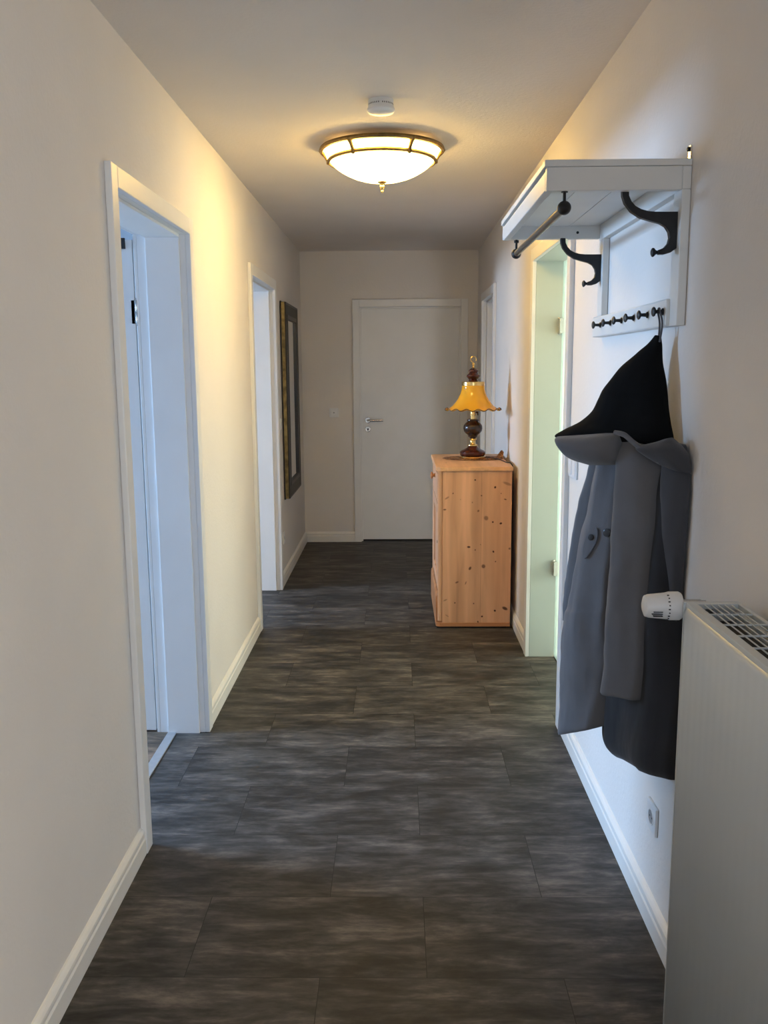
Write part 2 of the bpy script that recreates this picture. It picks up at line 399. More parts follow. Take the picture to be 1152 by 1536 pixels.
# side rooms, only as far as a step to the side could see
def room(tagname, x0, x1, y0, y1, side, fm, label, skip=None):
    bm = bm_(); w = .06
    if side == 'left':
        box(bm, x0-w, x0, y0-w, y1+w, 0, ZC); box(bm, x0, x1, y0-w, y0, 0, ZC); box(bm, x0, x1, y1, y1+w, 0, ZC)
    elif side == 'right':
        box(bm, x1, x1+w, y0-w, y1+w, 0, ZC); box(bm, x0, x1, y0-w, y0, 0, ZC); box(bm, x0, x1, y1, y1+w, 0, ZC)
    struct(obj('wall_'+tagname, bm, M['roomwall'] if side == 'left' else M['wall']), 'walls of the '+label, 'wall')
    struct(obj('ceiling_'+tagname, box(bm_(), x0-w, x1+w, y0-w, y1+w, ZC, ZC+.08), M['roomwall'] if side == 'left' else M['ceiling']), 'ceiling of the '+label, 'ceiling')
    struct(obj('floor_'+tagname, box(bm_(), x0-w, x1+w, y0-w, y1+w, -.08, 0), fm), 'floor of the '+label, 'floor')
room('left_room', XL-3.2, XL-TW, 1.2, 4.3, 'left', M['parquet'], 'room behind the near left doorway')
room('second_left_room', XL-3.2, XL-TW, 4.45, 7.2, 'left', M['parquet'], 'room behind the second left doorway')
room('added_right_room', XR+TW, XR+2.6, -3.3, .6, 'right', M['parquet'], 'added room behind the camera on the right')  # added to house the fill light
room('right_room', XR+TW, XR+2.6, 2.6, 5.4, 'right', M['parquet'], 'room behind the glass door')
room('far_right_room', XR+TW, XR+2.6, 5.55, 7.85, 'right', M['parquet'], 'room behind the far right doorway')

# baseboards with a stepped, rounded top
BPROF = [(0, 0), (.016, 0), (.016, .052), (.013, .058), (.013, .064), (.0145, .068), (.0135, .076), (.009, .083), (.004, .088), (0, .09)]
def baseboard_y(bm, x, sgn, y0, y1):
    prism(bm, BPROF, lambda a, b, d: (x+sgn*a, d, b), y0, y1)
bm = bm_()
for a, b in ((YB, D1[0]-CW), (D1[1]+CW, D2[0]-CW), (D2[1]+CW, YF)): baseboard_y(bm, XL, 1, a, b)
struct(obj('baseboard_left', bm, M['base']), 'white moulded skirting along the left wall', 'baseboard')
bm = bm_()
for a, b in ((YB, D6[0]-CW), (D6[1]+CW, D5[0]-CW), (D5[1]+CW, D4[0]-CW), (D4[1]+CW, YF)): baseboard_y(bm, XR, -1, a, b)
struct(obj('baseboard_right', bm, M['base']), 'white moulded skirting along the right wall', 'baseboard')
bm = bm_()
for a, b in ((XL+.016, D3[0]-CW), (D3[1]+CW, XR-.016)):
    prism(bm, BPROF, lambda p, q, d: (d, YF-p, q), a, b)
struct(obj('baseboard_far', bm, M['base']), 'white moulded skirting on the end wall', 'baseboard')

# ------------------------------------------------------------------ doors
def casing_side(bm, xw, s, op, depth=CT):
    """casing on a side wall face at x=xw, sticking out in direction s"""
    a, b = op; x0, x1 = sorted((xw, xw+s*depth))
    box(bm, x0, x1, a-CW, a, 0, ZT); box(bm, x0, x1, b, b+CW, 0, ZT); box(bm, x0, x1, a, b, ZO, ZT)
def lining_side(bm, x0, x1, op):
    a, b = op
    box(bm, x0, x1, a-J, a, 0, ZO+J); box(bm, x0, x1, b, b+J, 0, ZO+J); box(bm, x0, x1, a, b, ZO, ZO+J)
def lining_stop(bm, x0, x1, op, t=.012):
    a, b = op
    box(bm, x0, x1, a, a+t, 0, ZO-t); box(bm, x0, x1, b-t, b, 0, ZO-t); box(bm, x0, x1, a, b, ZO-t, ZO)
def hinge(parent, x, y, z, r=.008, h=.09, nm='hinge'):
    bm = bm_(); solid_lathe(bm, [(r*.6, -.012), (r, -.008), (r, 0), (r*1.1, .001), (r*1.1, h*.48), (r*.95, h*.5), (r*1.1, h*.52), (r*1.1, h), (r, h+.001), (r, h+.008), (r*.6, h+.012)], (x, y, z), 16)
    box(bm, x-.022, x, y-.002, y+.002, z, z+h)
    return obj(nm, bm, M['steel'], parent, smooth='auto')
def lever(parent, p, n, along, nm='door_handle'):
    """p on leaf face, n outward normal, along lever direction"""
    p, n, along = Vector(p), Vector(n), Vector(along)
    bm = bm_()
    def disc(c, r, t):
        tube(bm, [c, c+n*t*.7, c+n*t], [r, r, r*.86], 28)
    disc(p, .026, .009)
    tube(bm, spline([p+n*.006, p+n*.035, p+n*.047+along*.012, p+n*.05+along*.03, p+n*.05+along*.135], 6), .0095, 14)
    h = obj(nm, bm, M['steel'], parent, smooth='auto')
    bm = bm_(); q = p-Vector((0, 0, .078))
    tube(bm, [q, q+n*.006, q+n*.009], [.026, .026, .022], 28)
    e = obj('keyhole_rosette', bm, M['steel'], parent, smooth='auto')
    bm = bm_(); tube(bm, [q+n*.0085, q+n*.0105], [.008, .007], 16); box(bm, q.x-.003, q.x+.003, q.y-.0105, q.y-.004, q.z-.016, q.z)
    obj('keyhole', bm, M['dark'], e)
    return h

# door 1: near left, leaf swung into its room
d = sempty('door_1', (XL, (D1[0]+D1[1])/2, 0), 'near left doorway with its white door swung open into the room')
bm = bm_(); casing_side(bm, XL, 1, D1); casing_side(bm, XL-TW, -1, D1, .015); obj('door_frame', bm, M['paint'], d, bevel=.003)
bm = bm_(); lining_side(bm, XL-TW, XL, D1); lining_stop(bm, XL-.155, XL-.022, D1); obj('door_lining', bm, M['paint'], d, bevel=.002)
lf = obj('door_leaf', box(bm_(), XL-TW-.06-.86, XL-TW-.02, D1[1]+.004, D1[1]+.044, .008, 2.02), M['paint'], d, bevel=.002)
bm = bm_(); box(bm, XL-TW-.075, XL-TW-.045, D1[1]-.008, D1[1]+.004, 1.985, 2.025); obj('top_block', bm, M['dark'], d)  # small dark block at the top of the open leaf
hinge(d, XL-TW-.012, D1[1]+.006, 1.70, .006)
lever(lf, (XL-TW-.06-.79, D1[1]+.004, 1.07), (0, -1, 0), (1, 0, 0))
struct(obj('trim_1', box(bm_(), XL-.158, XL-.120, D1[0], D1[1], 0, .005), M['alu'], bevel=.002), 'aluminium threshold strip across the near left doorway', 'threshold strip')

# door 2: second left, leaf open inside
d = sempty('door_2', (XL, (D2[0]+D2[1])/2, 0), 'second left doorway, next to the tall mirror')
bm = bm_(); casing_side(bm, XL, 1, D2); casing_side(bm, XL-TW, -1, D2, .015); obj('door_frame', bm, M['paint'], d, bevel=.003)
bm = bm_(); lining_side(bm, XL-TW, XL, D2); lining_stop(bm, XL-.155, XL-.022, D2); obj('door_lining', bm, M['paint'], d, bevel=.002)
lf = obj('door_leaf', box(bm_(), XL-TW-.06-.86, XL-TW-.02, D2[1]+.004, D2[1]+.044, .008, 2.02), M['paint'], d, bevel=.002)
lever(lf, (XL-TW-.06-.79, D2[1]+.004, 1.07), (0, -1, 0), (1, 0, 0))
struct(obj('trim_2', box(bm_(), XL-.158, XL-.120, D2[0], D2[1], 0, .005), M['alu'], bevel=.002), 'aluminium threshold strip across the second left doorway', 'threshold strip')

# door 3: far end, closed
d = sempty('door_3', ((D3[0]+D3[1])/2, YF, 0), 'closed white door at the far end of the hall')
bm = bm_(); a, b = D3
box(bm, a-CW, a, YF-CT, YF, 0, ZT); box(bm, b, b+CW, YF-CT, YF, 0, ZT); box(bm, a, b, YF-CT, YF, ZO, ZT)
obj('door_frame', bm, M['paint'], d, bevel=.003)
bm = bm_(); box(bm, a-J, a, YF, YF+TW, 0, ZO+J); box(bm, b, b+J, YF, YF+TW, 0, ZO+J); box(bm, a, b, YF, YF+TW, ZO, ZO+J)
box(bm, a, a+.012, YF+.012, YF+.045, 0, ZO-.012); box(bm, b-.012, b, YF+.012, YF+.045, 0, ZO-.012); box(bm, a, b, YF+.012, YF+.045, ZO-.012, ZO)
obj('door_lining', bm, M['paint'], d, bevel=.002)
lf = obj('door_leaf', box(bm_(), a+.003, b-.003, YF+.047, YF+.087, .010, ZO-.004), M['paint'], d, bevel=.002)
lever(lf, (a+.062, YF+.047, 1.073), (0, -1, 0), (1, 0, 0))
obj('gap_block_panel', box(bm_(), a, b, YF+.14, YF+.15, 0, ZO), M['paint'], d)  # added behind the leaf, blocks outside light through the bottom gap

# door 4: far right
d = sempty('door_4', (XR, (D4[0]+D4[1])/2, 0), 'far right doorway beyond the pine cabinet')
bm = bm_(); casing_side(bm, XR, -1, D4); obj('door_frame', bm, M['paint'], d, bevel=.003)
bm = bm_(); lining_side(bm, XR, XR+TW, D4); lining_stop(bm, XR+.022, XR+.14, D4); obj('door_lining', bm, M['paint'], d, bevel=.002)
lf = obj('door_leaf', box(bm_(), XR+TW+.02, XR+TW+.82, D4[1]+.004, D4[1]+.044, .008, ZO-.004), M['paint'], d, bevel=.002)

# door 6: added behind the camera, open to let in fill light
d = sempty('door_6_added', (XR, (D6[0]+D6[1])/2, 0), 'added unseen doorway in the right wall behind the camera, for fill light')
bm = bm_(); casing_side(bm, XR, -1, D6); obj('door_frame', bm, M['paint'], d, bevel=.003)
bm = bm_(); lining_side(bm, XR, XR+TW, D6); obj('door_lining', bm, M['paint'], d, bevel=.002)
# door 5: right, frosted green glass leaf
d = sempty('door_5', (XR, (D5[0]+D5[1])/2, 0), 'right doorway with a frosted green glass door between cabinet and coat')
bm = bm_(); casing_side(bm, XR, -1, D5); obj('door_frame', bm, M['paint'], d, bevel=.003)
bm = bm_(); lining_side(bm, XR, XR+TW, D5); obj('door_lining', bm, M['jamb_green_light'], d, bevel=.002)
obj('glass_leaf', box(bm_(), XR+.132, XR+.142, D5[0]+.004, D5[1]-.004, .008, ZO-.004), M['greenglass'], d)
for z in (.45, 1.685):
    bm = bm_(); box(bm, XR+.112, XR+.150, D5[1]-.05, D5[1]-.001, z, z+.075)
    solid_lathe(bm, [(.006, -.004), (.008, 0), (.008, .075), (.006, .079)], (XR+.118, D5[1]-.012, z), 14)
    obj('hinge', bm, M['steel'], d, smooth='auto', bevel=.002)

# ------------------------------------------------------------------ coat rack
YN, YE = 2.180, 3.056                         # near and far end
XF = XR-.022                                  # frame front
XS = .352                                     # shelf front
t = thing('coat_rack', (XR, (YN+YE)/2, 1.617), 'white wooden wall coat rack with hat shelf, black iron hooks and a row of pegs', 'coat rack')
bm = bm_(); box(bm, XF, XR-.001, YN, YN+.062, 1.617, 1.932); box(bm, XF, XR-.001, YE-.075, YE-.012, 1.65, 1.932)
box(bm, XF, XR-.001, YN, YE-.012, 1.932, 1.984)
obj('back_frame', bm, M['rackwhite'], t, bevel=.002)
bm = bm_(); box(bm, XF-.010, XR-.002, YN+.055, YE+.006, 1.618, 1.684); obj('peg_rail', bm, M['rackwhite'], t, bevel=.004)
bm = bm_()
box(bm, XS+.003, XF, YN, YN+.022, 1.930, 1.984)              # near end board
box(bm, XS+.003, XF, YE-.022, YE, 1.938, 1.984)              # far end board
box(bm, XS+.003, XS+.024, YN+.022, YE-.022, 1.934, 1.978)    # front rail
obj('shelf_frame', bm, M['rackwhite'], t, bevel=.002)
bm = bm_()
for k in range(3):
    x0 = XS+.026+k*.098
    box(bm, x0, x0+.0965, YN+.022, YE-.022, 1.979, 1.984)
obj('shelf_slats', bm, M['rackwhite'], t, bevel=.001)
obj('shelf_top', box(bm_(), XS-.002, XR-.001, YN-.001, YE+.001, 1.9845, 2.0), M['rackwhite'], t, bevel=.002)
# screw dots in the far end board
bm = bm_(); tube(bm, [(.600, YE-.023, 1.958), (.600, YE-.0215, 1.958)], .0045, 12); tube(bm, [(.600, YE-.0235, 1.958), (.600, YE-.022, 1.958)], .003, 12)
obj('screw_head', bm, M['iron'], t)
# iron hooks: profile measured in the x-z plane
HK = [(692, 305), (728, 305), (729, 340), (742, 370), (764, 395), (795, 412), (830, 422), (870, 426), (940, 426), (1011, 425), (1006, 520), (1002, 598),
      (985, 622), (952, 645), (918, 655), (888, 655), (886, 632), (918, 620), (940, 596), (948, 565), (944, 535), (925, 505), (895, 488), (845, 475), (790, 458), (740, 425), (706, 380), (693, 340)]
HY = YN+.032
pr = []
for a, b in HK:
    p = px(740+a/3.6, 200+b/3.6, y=HY); pr.append((min(p.x, XF), p.z))
def hook(yc):
    bm = bm_()
    prism(bm, pr, lambda a, b, d: (a, d, b), yc-.009, yc+.009)
    k0 = px(740+886/3.6, 200+643/3.6, y=HY)
    prof = [(.004, 0), (.0042, .004), (.006, .007), (.0095, .010), (.011, .0125), (.0105, .015), (.006, .0175), (.0015, .0185)]
    solid_lathe(bm, [(r, -h) for r, h in prof], (k0.x+.002, yc, k0.z), 20, 'x')
    return obj('hook', bm, M['iron'], t, smooth='auto', bevel=.002)
hook(HY); hook(YE-.045)
# clothes rod on two hanging balls
def rod_end(y):
    bm = bm_()
    prof = [(.0165*math.sin(a*PI/14), -.0165*math.cos(a*PI/14)) for a in range(1, 14)]
    solid_lathe(bm, prof, (.40, y, 1.893), 24)
    tube(bm, [(.40, y, 1.905), (.40, y, 1.934 if y < 2.5 else 1.94)], .0038, 10); tube(bm, [(.40, y, 1.928), (.40, y, 1.936)], .008, 12)
    return obj('rod_end', bm, M['iron'], t, smooth='auto')
rod_end(YN+.012); rod_end(YE-.012)
obj('clothes_rod', tube(bm_(), [(.40, YN+.012, 1.893), (.40, YE-.012, 1.893)], .0098, 18), M['rod'], t, smooth='auto')
PEGY = [2.255, 2.391, 2.528, 2.664, 2.80, 2.937]
for y in PEGY:
    bm = bm_()
    prof = [(.0085, 0), (.0085, .0035), (.005, .006), (.0042, .017), (.006, .0195), (.0105, .0215), (.0122, .024), (.0118, .0262), (.008, .0285), (.002, .0295)]
    solid_lathe(bm, [(r, -h) for r, h in prof], (XF-.0095, y, 1.654), 20, 'x')
    obj('peg', bm, M['iron'], t, smooth='auto')
bm = bm_(); yb = 2.19
prism(bm, smooth_closed([(-.009, 0), (.009, 0), (.009, .026), (.007, .034), (-.007, .034), (-.009, .026)], 1), lambda a, b, q: (q, yb+a+.006, 1.998+b), XR-.004, XR-.0005)
hb = obj('hanging_plate', bm, M['steel'], t, smooth='auto')
bm = bm_(); tube(bm, [(XR-.0035, yb+.006, 2.024), (XR-.008, yb+.006, 2.024), (XR-.010, yb+.006, 2.024)], [.0055, .0055, .003], 14); obj('screw_head', bm, M['iron'], hb, smooth='auto')

# ------------------------------------------------------------------ hooded coat
coat = thing('hooded_coat', (.62, 2.26, .50), 'dark grey hooded coat hanging by its loop from the nearest peg of the rack', 'coat')
XW = XR-.006
def drape(name, slices, mat, seed=0, amp=.012, freq=5, ndiv=10, nseg=40, clampx=XW, hang=True, e=.75, vamp=.5):
    """closed cloth tube: each slice (uL, vL, uR, vR, yL, yR, thickness) -> rounded section between the two edge points"""
    rows = []
    for s in slices:
        uL, vL, uR, vR, yL, yR, th = s
        a = px(uL, vL, y=yL); b = px(uR, vR, y=yR)
        rows.append((a, b, th))
    dense = []
    Ls = spline([r[0] for r in rows], ndiv); Rs = spline([r[1] for r in rows], ndiv); Ts = spline([(r[2], 0, 0) for r in rows], ndiv)
    bm = bm_(); rings = []
    for i, (a, b, th) in enumerate(zip(Ls, Rs, Ts)):
        th = max(th.x, .004); mid = (a+b)/2; hv = (b-a)/2; w = hv.length
        nrm = Vector((-hv.y, hv.x, 0)).normalized()
        if nrm.y > 0: nrm = -nrm                       # towards the camera side
        wob = noise.noise(Vector((mid.z*11, seed*3.1, 0)))*.006+noise.noise(Vector((mid.z*27, seed*3.1, 4)))*.0025
        wob2 = noise.noise(Vector((mid.z*12, seed*3.1, 9)))*.006
        hd = hv.normalized(); mid = mid+hd*(wob+wob2)/2; hv = hv+hd*(wob2-wob)/2
        ring = []
        for k in range(nseg):
            an = 2*PI*k/nseg
            ca, sa = math.cos(an), math.sin(an)
            cx = math.copysign(abs(ca)**e, ca); sx = math.copysign(abs(sa)**.9, sa)
            p = mid+hv*cx+nrm*(th/2)*sx
            q = Vector((cx*w*freq*3, seed*7.3+sx*.6, p.z*freq*vamp))
            f = noise.noise(q)*amp+noise.noise(q*2.3)*amp*.4
            p += nrm*f*(abs(sx)**.5)
            p.x = min(p.x, clampx)
            ring.append(bm.verts.new(p))
        rings.append(ring)
    for a, b in zip(rings, rings[1:]):
        for k in range(nseg):
            j = (k+1) % nseg; bm.faces.new((a[k], a[j], b[j], b[k]))
    bm.faces.new(list(reversed(rings[0]))); bm.faces.new(rings[-1])
    bmesh.ops.recalc_face_normals(bm, faces=bm.faces[:])
    return obj(name, bm, mat, coat, smooth=True)
# back of the coat, hanging along the wall
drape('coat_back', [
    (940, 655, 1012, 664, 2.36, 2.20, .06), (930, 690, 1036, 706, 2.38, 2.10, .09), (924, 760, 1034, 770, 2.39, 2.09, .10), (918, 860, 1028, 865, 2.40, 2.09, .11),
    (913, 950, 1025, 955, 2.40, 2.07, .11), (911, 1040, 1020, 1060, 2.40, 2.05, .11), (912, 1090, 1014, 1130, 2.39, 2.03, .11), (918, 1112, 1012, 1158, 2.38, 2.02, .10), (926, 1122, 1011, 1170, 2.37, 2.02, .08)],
    M['coatshadow'], 1, .022, 4)
# front edge with placket, farther from the wall
front = drape('coat_front', [
    (896, 672, 940, 672, 2.40, 2.33, .05), (897, 700, 942, 700, 2.41, 2.32, .06), (885, 760, 938, 760, 2.42, 2.31, .065), (876, 800, 936, 800, 2.42, 2.31, .07),
    (856, 900, 930, 900, 2.43, 2.30, .075), (848, 925, 926, 925, 2.43, 2.30, .075), (843, 1000, 922, 1000, 2.43, 2.30, .08), (841, 1060, 917, 1055, 2.43, 2.30, .08), (839, 1092, 913, 1080, 2.43, 2.30, .075), (840, 1101, 911, 1087, 2.43, 2.30, .06)],
    M['coat'], 4, .016, 5)
# near sleeve
sleeve = drape('sleeve', [
    (934, 652, 980, 668, 2.27, 2.19, .05), (931, 675, 996, 690, 2.26, 2.16, .09), (931, 710, 996, 716, 2.25, 2.15, .10), (926, 770, 991, 772, 2.25, 2.15, .105), (920, 820, 988, 822, 2.24, 2.15, .105),
    (914, 890, 985, 892, 2.24, 2.15, .10), (911, 960, 981, 962, 2.24, 2.15, .10), (909, 1010, 978, 1018, 2.24, 2.15, .10), (908, 1030, 976, 1040, 2.24, 2.15, .10), (909, 1035, 974, 1046, 2.24, 2.15, .09)],
    M['coat'], 9, .014, 5)
# second sleeve, folded against the wall
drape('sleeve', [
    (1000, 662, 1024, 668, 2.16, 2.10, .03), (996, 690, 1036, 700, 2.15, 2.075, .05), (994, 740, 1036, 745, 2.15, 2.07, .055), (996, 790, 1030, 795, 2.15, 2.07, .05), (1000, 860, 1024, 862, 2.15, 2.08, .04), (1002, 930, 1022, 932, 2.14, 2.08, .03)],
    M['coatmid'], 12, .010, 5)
# hood: black lining rising to the loop, grey outside folded below
drape('hood_lining', [
    (985, 503, 991, 505, 2.262, 2.250, .012), (974, 516, 993, 520, 2.28, 2.245, .025), (958, 529, 994, 534, 2.295, 2.238, .04), (933, 551, 996, 556, 2.315, 2.228, .055), (909, 581, 999, 586, 2.335, 2.212, .065), (899, 598, 1001, 604, 2.348, 2.205, .07),
    (890, 616, 1003, 624, 2.357, 2.195, .075), (872, 632, 1005, 640, 2.367, 2.185, .08), (846, 645, 1008, 655, 2.37, 2.175, .075), (834, 655, 1009, 664, 2.372, 2.17, .06), (860, 664, 1004, 672, 2.37, 2.18, .05)],
    M['lining'], 2, .005, 4)
drape('hood_shell', [
    (834, 655, 928, 648, 2.335, 2.245, .030), (832, 659, 930, 654, 2.33, 2.225, .075), (836, 668, 932, 664, 2.325, 2.215, .095), (847, 680, 932, 678, 2.325, 2.215, .095), (863, 689, 931, 690, 2.33, 2.22, .085), (886, 697, 929, 697, 2.33, 2.24, .05)],
    M['coat'], 6, .008, 6)
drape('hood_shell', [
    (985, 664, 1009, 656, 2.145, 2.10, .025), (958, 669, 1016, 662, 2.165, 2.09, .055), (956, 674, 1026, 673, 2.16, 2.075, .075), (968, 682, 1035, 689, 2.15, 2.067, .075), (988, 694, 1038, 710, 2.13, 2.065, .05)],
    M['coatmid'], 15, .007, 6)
# rim of the hood opening, crossing in front of the sleeve head
bm = bm_()
tube(bm, spline([px(922, 649, y=2.185), px(936, 652, y=2.165), px(948, 662, y=2.145), px(960, 671, y=2.13), px(974, 681, y=2.115), px(990, 693, y=2.10)], 8), .0062, 10)
obj('hood_hem', bm, M['coat'], coat, smooth=True)
drape('front_placket', [
    (886, 690, 912, 690, 2.46, 2.43, .03), (879, 715, 908, 715, 2.465, 2.43, .03), (866, 760, 900, 760, 2.47, 2.43, .03), (860, 800, 890, 800, 2.475, 2.44, .03), (848, 880, 878, 880, 2.48, 2.44, .03), (844, 930, 870, 930, 2.48, 2.44, .02)],
    M['coat'], 21, .004, 4)
# loop over the peg
top = px(988, 506, y=2.256)
bm = bm_()
pk = Vector((.653, 2.255, 1.660))
for dx in (-.0055, .0055):
    pts = spline([Vector((top.x, 2.252+dx, top.z-.012)), Vector((top.x+.004, 2.255+dx*2, 1.625)), Vector((pk.x, pk.y+dx*1.5, 1.653)), Vector((pk.x, pk.y+dx*.9, 1.6605)), Vector((pk.x, pk.y, 1.6625))], 6)
    tube(bm, pts, .0026, 8)
obj('hanging_loop', bm, M['strap'], coat, smooth=True)
# pocket tab with buttons sewn on the front edge, snap on the cuff
from mathutils.bvhtree import BVHTree
def surf(o):
    org = ORG[coat.name]
    return BVHTree.FromPolygons([v.co+org for v in o.data.vertices], [tuple(p.vertices) for p in o.data.polygons])
def on_cloth(tree, u, v):
    d = (px(u, v, y=2.0)-EYE).normalized()
    hit = tree.ray_cast(EYE, d)
    n = hit[1]
    if n.dot(d) > 0: n = -n
    return hit[0], n
def button(tree, u, v, r, nm, par, lift=0):
    p, n = on_cloth(tree, u, v); p = p+n*lift
    bm = bm_(); tube(bm, [p-n*.003, p+n*.003, p+n*.0042, p+n*.0030], [r, r, r*.82, r*.55], 22)
    return obj(nm, bm, M['button'], par, smooth='auto')
ft, st = surf(front), surf(sleeve)
bm = bm_()
TB = smooth_closed([(876, 842), (877, 818), (884, 799), (894, 790), (899, 794), (898, 811), (888, 828)], 2)
A, B = [], []
for u_, v_ in TB:
    p, n = on_cloth(ft, u_, v_); A.append(bm.verts.new(p+n*.006)); B.append(bm.verts.new(p-n*.004))
cu = sum(q[0] for q in TB)/len(TB); cv = sum(q[1] for q in TB)/len(TB)
p, n = on_cloth(ft, cu, cv); ct = bm.verts.new(p+n*.0075); cb = bm.verts.new(p-n*.004)
for i in range(len(A)):
    j = (i+1) % len(A); bm.faces.new((A[j], A[i], B[i], B[j])); bm.faces.new((A[i], A[j], ct)); bm.faces.new((B[j], B[i], cb))
bmesh.ops.recalc_face_normals(bm, faces=bm.faces[:])
tab = obj('pocket_tab', bm, M['coat'], coat, smooth='auto')
button(ft, 889, 806, .0085, 'button', tab, .007)
button(ft, 911, 799, .0115, 'button', front)
button(st, 970, 1015, .008, 'snap_button', sleeve)

# ------------------------------------------------------------------ radiator
RX0, RX1, RY0, RY1, RZ0, RZ1 = .556, .661, .42, 1.668, .10, 1.069
t = thing('radiator', ((RX0+RX1)/2, (RY0+RY1)/2, 0), 'white panel radiator with top grille, standing off the right wall beside the coat', 'radiator')
# front panel with shallow vertical ribs
bm = bm_(); nrib = 38; prof = []
y = RY0+.012
ys = []
step = (RY1-RY0-.016)/(nrib*4)
for k in range(nrib*4+1):
    d_ = (0, .0003, .0006, .0003)[k % 4]
    ys.append((y+k*step, d_))
vb = [(bm.verts.new((RX0-.0+dd, yy, RZ0+.01)), bm.verts.new((RX0+dd, yy, RZ1-.022)), bm.verts.new((RX0+.006, yy, RZ1-.008))) for yy, dd in ys]
for a, b in zip(vb, vb[1:]):
    bm.faces.new((a[0], b[0], b[1], a[1])); bm.faces.new((a[1], b[1], b[2], a[2]))
bmesh.ops.recalc_face_normals(bm, faces=bm.faces[:])
bm2 = bm
o = obj('front_panel', bm2, M['radiator'], t, smooth=True)
so = o.modifiers.new('thick', 'SOLIDIFY'); so.thickness = .004; so.offset = 0
obj('side_cover', box(bm_(), RX0-.001, RX1, RY1, RY1+.004, RZ0+.01, RZ1), M['radiator'], t, bevel=.0015)
obj('side_cover', box(bm_(), RX0+.002, RX1, RY0, RY0+.004, RZ0+.01, RZ1), M['radiator'], t, bevel=.0015)
obj('back_panel', box(bm_(), RX1-.012, RX1-.002, RY0+.01, RY1-.01, RZ0+.01, RZ1-.015), M['radiator'], t, bevel=.002)
obj('cavity_shade', box(bm_(), RX0+.02, RX1-.02, RY0+.02, RY1-.03, RZ0+.03, RZ1-.03), M['dark'], t)  # solid block coloured dark for the shade inside the radiator
obj('shadow_gap', box(bm_(), RX0+.007, RX0+.016, RY1-.02, RY1-.001, RZ0+.02, RZ1-.012), M['dark'], t)  # dark strip stands for the shade in the end gap
bm = bm_()
box(bm, RX0+.003, RX0+.020, RY0, RY1-.003, RZ1-.010, RZ1); box(bm, RX1-.008, RX1, RY0, RY1-.003, RZ1-.010, RZ1)
box(bm, RX0+.02, RX1-.008, RY1-.018, RY1-.003, RZ1-.010, RZ1)
for k in range(5):
    x = RX0+.020+(k+1)*.0128; box(bm, x-.0012, x+.0012, RY0+.01, RY1-.016, RZ1-.0032, RZ1-.0008)
yy = RY1-.018-.066
while yy > RY0: box(bm, RX0+.018, RX1-.006, yy-.002, yy+.002, RZ1-.0035, RZ1-.0004); yy -= .066
obj('top_grille', bm, M['radiator'], t, bevel=.0008)
# thermostat head at the far end, pointing into the hall
VY, VZ = 1.705, 1.051
bm = bm_()
prof = [(.012, .561), (.026, .560), (.0285, .556), (.0285, .538), (.0275, .534), (.0265, .530), (.0255, .520), (.0235, .497), (.021, .490), (.012, .4865), (.001, .486)]
solid_lathe(bm, [(r, x) for r, x in prof], (0, VY, VZ), 36, 'x')
vh = obj('thermostat_head', bm, M['plastic'], t, smooth='auto')
bm = bm_()
random.seed(3)
for k in range(9):
    a = PI+math.radians(-62+k*15.5); r = .0287
    q = Vector((.533, VY+math.cos(a)*.0282, VZ+math.sin(a)*.0282)); 
    box(bm, q.x-.0022 if k % 2 else q.x-.0035, q.x, q.y-.0012, q.y+.0012, q.z-.0009, q.z+.0009)
obj('scale_marks', bm, M['dark'], vh); bm = bm_()
for k in range(3):
    q = Vector((.510, VY-.0262, VZ-.006-.0042*k)); box(bm, q.x-.012+(.003 if k != 1 else 0), q.x+.009, q.y, q.y+.006, q.z-.0007, q.z+.0007)
obj('printed_lines', bm, M['dark'], vh)
bm = bm_(); solid_lathe(bm, [(.010, .559), (.013, .561), (.013, .60), (.011, .602), (.011, .61)], (0, VY, VZ), 20, 'x'); tube(bm, [(.600, VY, VZ), (.600, VY-.05, VZ)], .009, 14)
obj('valve_body', bm, M['steel'], t, smooth='auto')
for y in (.55, 1.60): obj('wall_bracket', box(bm_(), RX1-.004, XR-.0005, y-.02, y+.02, .55, .60), M['radiator'], t)
for y in (.50, .55): obj('supply_pipe', tube(bm_(), [(.60, y, 0), (.60, y, RZ0+.02)], .008, 12), M['radiator'], t, smooth='auto')

# ------------------------------------------------------------------ pine cabinet
CX0, CX1, CY0, CY1, CZ = .262, .662, 5.045, 5.81, .933
t = thing('pine_cabinet', ((CX0+CX1)/2, (CY0+CY1)/2, 0), 'low knotty pine cabinet against the right wall with a lamp on top', 'cabinet')
obj('side_panel', box(bm_(), CX0, CX1, CY0, CY0+.02, .018, CZ), M['pine_side'], t, bevel=.002)
obj('side_panel', box(bm_(), CX0, CX1, CY1-.02, CY1, .018, CZ), M['pine_side'], t, bevel=.002)
obj('back_panel', box(bm_(), CX1-.012, CX1-.002, CY0+.02, CY1-.02, .02, CZ), M['pine_trim'], t)
obj('carcass', box(bm_(), CX0, CX1-.015, CY0+.02, CY1-.02, .06, CZ-.001), M['pine_trim'], t)
